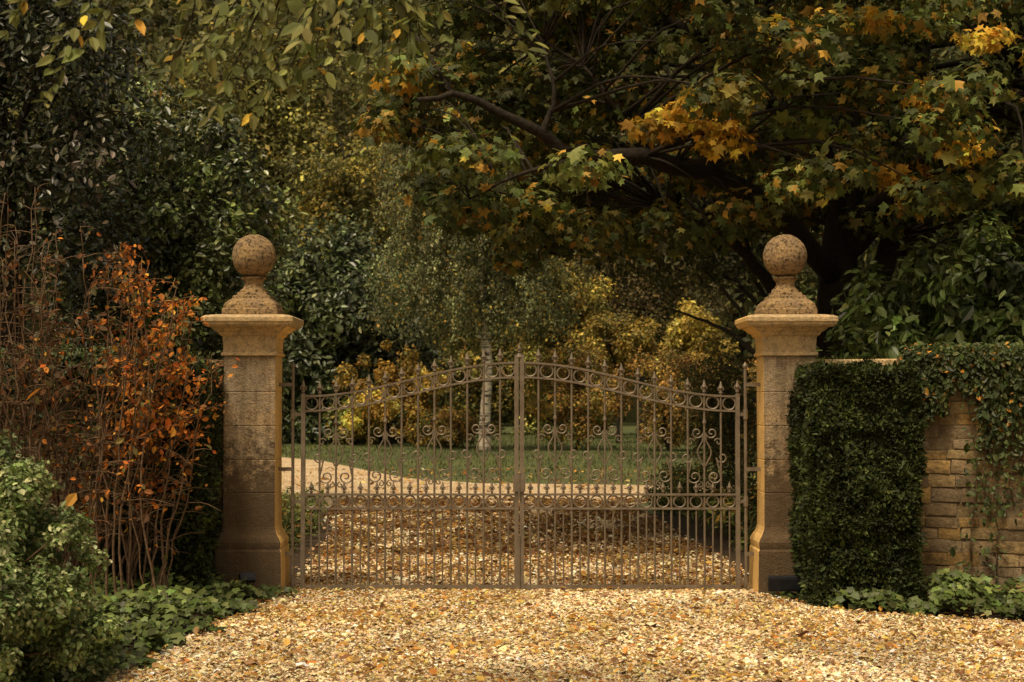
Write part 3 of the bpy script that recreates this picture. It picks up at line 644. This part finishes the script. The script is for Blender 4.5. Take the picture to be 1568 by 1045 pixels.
C, R = blob((-.6,60,2.4), (4.2,1.5,2.6), 120, .4, .8, .5, zmin=.5); simple_tree('autumn_thicket', (-.6,60), 4, C, R, 20000, .15, [(.14,.13,.035),(.3,.2,.04),(.09,.09,.025),(.05,.05,.016)], [2,1.6,2,1.4], r0=.1)
C, R = blob((9.8,20,5.0), (4.8,3.0,5.0), 300, .5, 1.0, .5, zmin=.8); simple_tree('yew_tree', (9.8,20), 9, C, R, 42000, .15, [(.025,.032,.010),(.042,.048,.014),(.07,.07,.02)], [3,2,1], 'hex', cv=.4, r0=.35)
C, R = blob((4.2,30,6.7), (2.8,2.5,2.4), 160, .45, .85, .5); simple_tree('oak_tree', (7.0,30), 8.6, C, R, 21000, .14, [(.035,.035,.014),(.055,.052,.018),(.09,.075,.03)], [3,2,1], 'hex', cv=.4, r0=.22)
LAU = [(.055,.08,.018),(.085,.115,.03),(.13,.165,.055),(.03,.042,.013)]
C, R = blob((5.0,3.2,1.8), (1.9,1.2,1.45), 190, .2, .3, .33, zmin=.2); simple_tree('cherry_laurel_bush', (5.0,3.4), 2.8, C, R, 17000, .12, LAU, [3,2.7,1.4,1.6], 'hex', M_gloss, droop=.5, cv=.35, r0=.09, gain=1.5)
BO = [(.05,.065,.018),(.09,.105,.028),(.15,.15,.045),(.25,.13,.03)]
for (bx_, by_, rx, ry, rz, m, n, nm) in [(2.75,4.5,.55,2.6,.36,60,6500,'border_plants'),(2.5,9.5,.6,2.4,.45,50,5000,'border_plants'),(-2.6,5.0,.45,3.2,.4,60,6000,'border_plants'),(-4.3,10.5,.9,1.2,.3,40,4000,'border_plants')]:
    C, R = blob((bx_,by_,rz*.5), (rx,ry,rz), m, .12, .24, .5, zmin=.08)
    e = empty(nm); foliage('foliage', C, R, n, .075, BO, [3,2,1,.4], 'long', M_leaf, e, up=.5, cv=.4)
    t = Tubes(); [t.add([(c[0],c[1],0),(c[0],c[1],c[2])], .004, 4) for c in C]; t.obj('stems', M_twig, e)
C, R = blob((2.9,8.5,1.25), (.7,1.2,1.0), 60, .2, .35, .5, zmin=.3); simple_tree('cotoneaster_shrub', (2.9,8.5), 2.0, C, R, 9000, .055, [(.08,.085,.028),(.13,.12,.04),(.2,.15,.04)], [3,2,1], r0=.04)
OL = [(.12,.115,.035),(.17,.155,.045),(.085,.085,.03),(.36,.27,.05)]
C, R = blob((-12,72,13), (6.5,3,9), 260, .8, 1.6, .5, zmin=2); simple_tree('ash_tree', (-12,72), 20, C, R, 36000, .25, OL, [3,2,2,.5], cv=.4, r0=.3, wv=.7)
C, R = blob((-7.2,60,9.5), (2.6,2,4.2), 110, .4, .9, .5); simple_tree('ash_tree', (-7.2,60), 13, C, R, 13000, .19, OL, [2.5,2,2,1.4], cv=.4, r0=.2, wv=1.3)
C, R = blob((-1,80,13), (7,3,10), 200, .9, 1.7, .5, zmin=2); simple_tree('ash_tree', (-1,80), 20, C, R, 28000, .28, OL, [2,1,3,.25], cv=.4, r0=.3, wv=.7)
C, R = blob((-11,50,5), (2.5,2,4), 110, .5, 1.0, .5, zmin=.5); simple_tree('ash_tree', (-11,50), 9, C, R, 15000, .18, [(.08,.105,.026),(.12,.14,.038),(.05,.06,.018)], [2,2,2], cv=.4, r0=.2, wv=.7)
wd = empty('woodland')
m = 1200; C = np.c_[rng.uniform(-42,42,m), rng.uniform(84,110,m), rng.random(m)*44]; R = rng.uniform(1.4,3.0,m)[:,None]*np.ones((1,3))
foliage('canopy', C, R, 95000, .55, [(.06,.06,.02),(.09,.083,.028),(.13,.108,.035),(.035,.038,.014)], [3,2,1.2,1.6], 'diamond', M_leaf, wd, cv=.4)
t = Tubes()
for k in range(60):
    x, y = rng.uniform(-40,40), rng.uniform(90,105); t.add(smooth_path([(x,y,0),(x+rng.normal(0,.5),y,9),(x+rng.normal(0,1.2),y,22)], 8), np.linspace(.35,.08,8), 7)
t.obj('trunks', M_bark, wd)

# ------------------------------------------------------------------ overhanging near tree
ot = empty('beech_tree'); t = Tubes(); P_ = []; D_ = []
t.add(smooth_path([(-7,-5.5,-.1),(-6.9,-5.5,2),(-6.8,-5.6,4.5),(-6.6,-5.6,7)], 14), np.linspace(.28,.12,14), 12)
limb = smooth_path([(-6.85,-5.5,3.4),(-5,-5.8,4.0),(-3.4,-6,4.15),(-2,-6,4.05),(-.6,-5.9,3.85)], 30); t.add(limb, np.linspace(.09,.015,30), 8)
tips = [(-2.35,-6.1,3.22),(-2.15,-6,2.96),(-2.0,-6.2,3.18),(-1.7,-6.2,3.3),(-1.45,-6,3.02),(-1.3,-5.9,2.97),(-1.15,-6.1,2.93),(-1.05,-5.8,3.08),(-.95,-6.1,3.15),(-.75,-5.9,3.2),(-.6,-6,3.18),(-.5,-5.8,3.25),(-1.3,-6.3,3.15),(-1.0,-6.3,3.05),(-2.5,-6.2,3.15),(-.3,-5.9,3.30),(.1,-5.6,3.32),(-1.2,-5.7,3.2),(-.85,-6.2,3.0),(-1.4,-6.3,3.1),(-.7,-5.7,3.1),(-1.6,-5.8,3.15),(-.45,-6.2,3.12)]
for tp in tips:
    tp = np.array(tp)+np.array([0,0,-.04])
    for rep in range(2):
        tq = tp + (rng.normal(0,.10,3) if rep else 0); i = np.abs(limb[:,0]-(tq[0]+.5)).argmin(); p0 = limb[i]
        q = smooth_path([p0, p0*.45+tq*.55+np.array([.0,0,.12]), tq], 16, .006); t.add(q, np.linspace(.007,.0015,16), 4)
        for j in range(5, 16):
            for s in (-1,1):
                tg = nrm(q[min(j+1,15)]-q[j-1]); sd = nrm(np.cross(tg,(0,1,0)))*s
                P_.append(q[j]+rng.normal(0,.006,3)); D_.append(tg*.9+sd*rng.uniform(.3,.8)+np.array([0,rng.normal(0,.3),-.35]))
t.obj('limbs', M_bark, ot)
P_ = np.array(P_); D_ = np.array(D_); n = len(P_)
leaves('foliage', P_, rng.normal(0,.45,(n,3))+np.array([0,-.7,.6]), D_, .082*np.exp(rng.normal(0,.2,n)), pick_cols(n, [(.11,.12,.032),(.15,.15,.04),(.075,.085,.022),(.50,.30,.04)], [3,1.6,2.6,.2]), 'hex', M_leaf, ot)

# ------------------------------------------------------------------ ground floodlights
def flood(x, y, w, h, yaw, tilt, z=.1):
    e = empty('ground_floodlight', (x, y, z)); t = Tubes()
    t.box((-w/2,-.015,-h/2), (w/2,.03,h/2)); t.box((-w/2+.012,-.019,-h/2+.012), (w/2-.012,-.0155,h/2-.012))
    for k in range(7): t.box((-w/2+.02+k*(w-.05)/6,.0305,-h/2+.01), (-w/2+.03+k*(w-.05)/6,.05,h/2-.01))
    o = t.obj('housing', M_black, e, False); o.rotation_euler = (math.radians(tilt), 0, math.radians(yaw)); bv = o.modifiers.new('b','BEVEL'); bv.width = .002
    t = Tubes(); t.add([(0,.01,-z),(0,.01,-.02)], .01, 8); t.box((-w/2-.008,0,-.006), (-w/2-.002,.012,.006)); t.obj('stake', M_black, e, False)
flood(2.14, -.55, .33, .115, 0, 12, .12)
flood(-2.04, -.55, .12, .07, 25, -35, .17)

# ------------------------------------------------------------------ light, world, camera
to_sun = Vector((-.24,-.42,.95)).normalized()
L = bpy.data.lights.new('sun', 'SUN'); L.energy = 3.1; L.angle = math.radians(14); L.color = (1, .89, .69)
so = link(bpy.data.objects.new('sun', L)); so.rotation_euler = to_sun.to_track_quat('Z', 'Y').to_euler()
w = bpy.data.worlds.new('World'); scene.world = w; w.use_nodes = True; nt = w.node_tree
bg = nt.nodes['Background']; sk = nt.nodes.new('ShaderNodeTexSky'); sk.sky_type = 'NISHITA'; sk.sun_disc = False
sk.sun_elevation = math.asin(to_sun.z); sk.sun_rotation = math.atan2(to_sun.x, to_sun.y); sk.dust_density = 6; sk.air_density = 1.0
mx = nt.nodes.new('ShaderNodeMix'); mx.data_type = 'RGBA'; mx.blend_type = 'MULTIPLY'; mx.inputs[0].default_value = 1; mx.inputs[7].default_value = (1.0,.82,.54,1)
nt.links.new(sk.outputs[0], mx.inputs[6]); nt.links.new(mx.outputs[2], bg.inputs['Color']); bg.inputs['Strength'].default_value = .15
cam = bpy.data.cameras.new('camera'); cam.lens = 61.07; cam.sensor_width = 36; cam.clip_end = 1500
cam.dof.use_dof = True; cam.dof.focus_distance = 14; cam.dof.aperture_fstop = 5.0
co = link(bpy.data.objects.new('camera', cam)); co.location = (0,-14,1.55); co.rotation_euler = (math.radians(90+1.885), 0, 0)
scene.camera = co
scene.view_settings.view_transform = 'Standard'; scene.view_settings.look = 'None'; scene.view_settings.exposure = 0
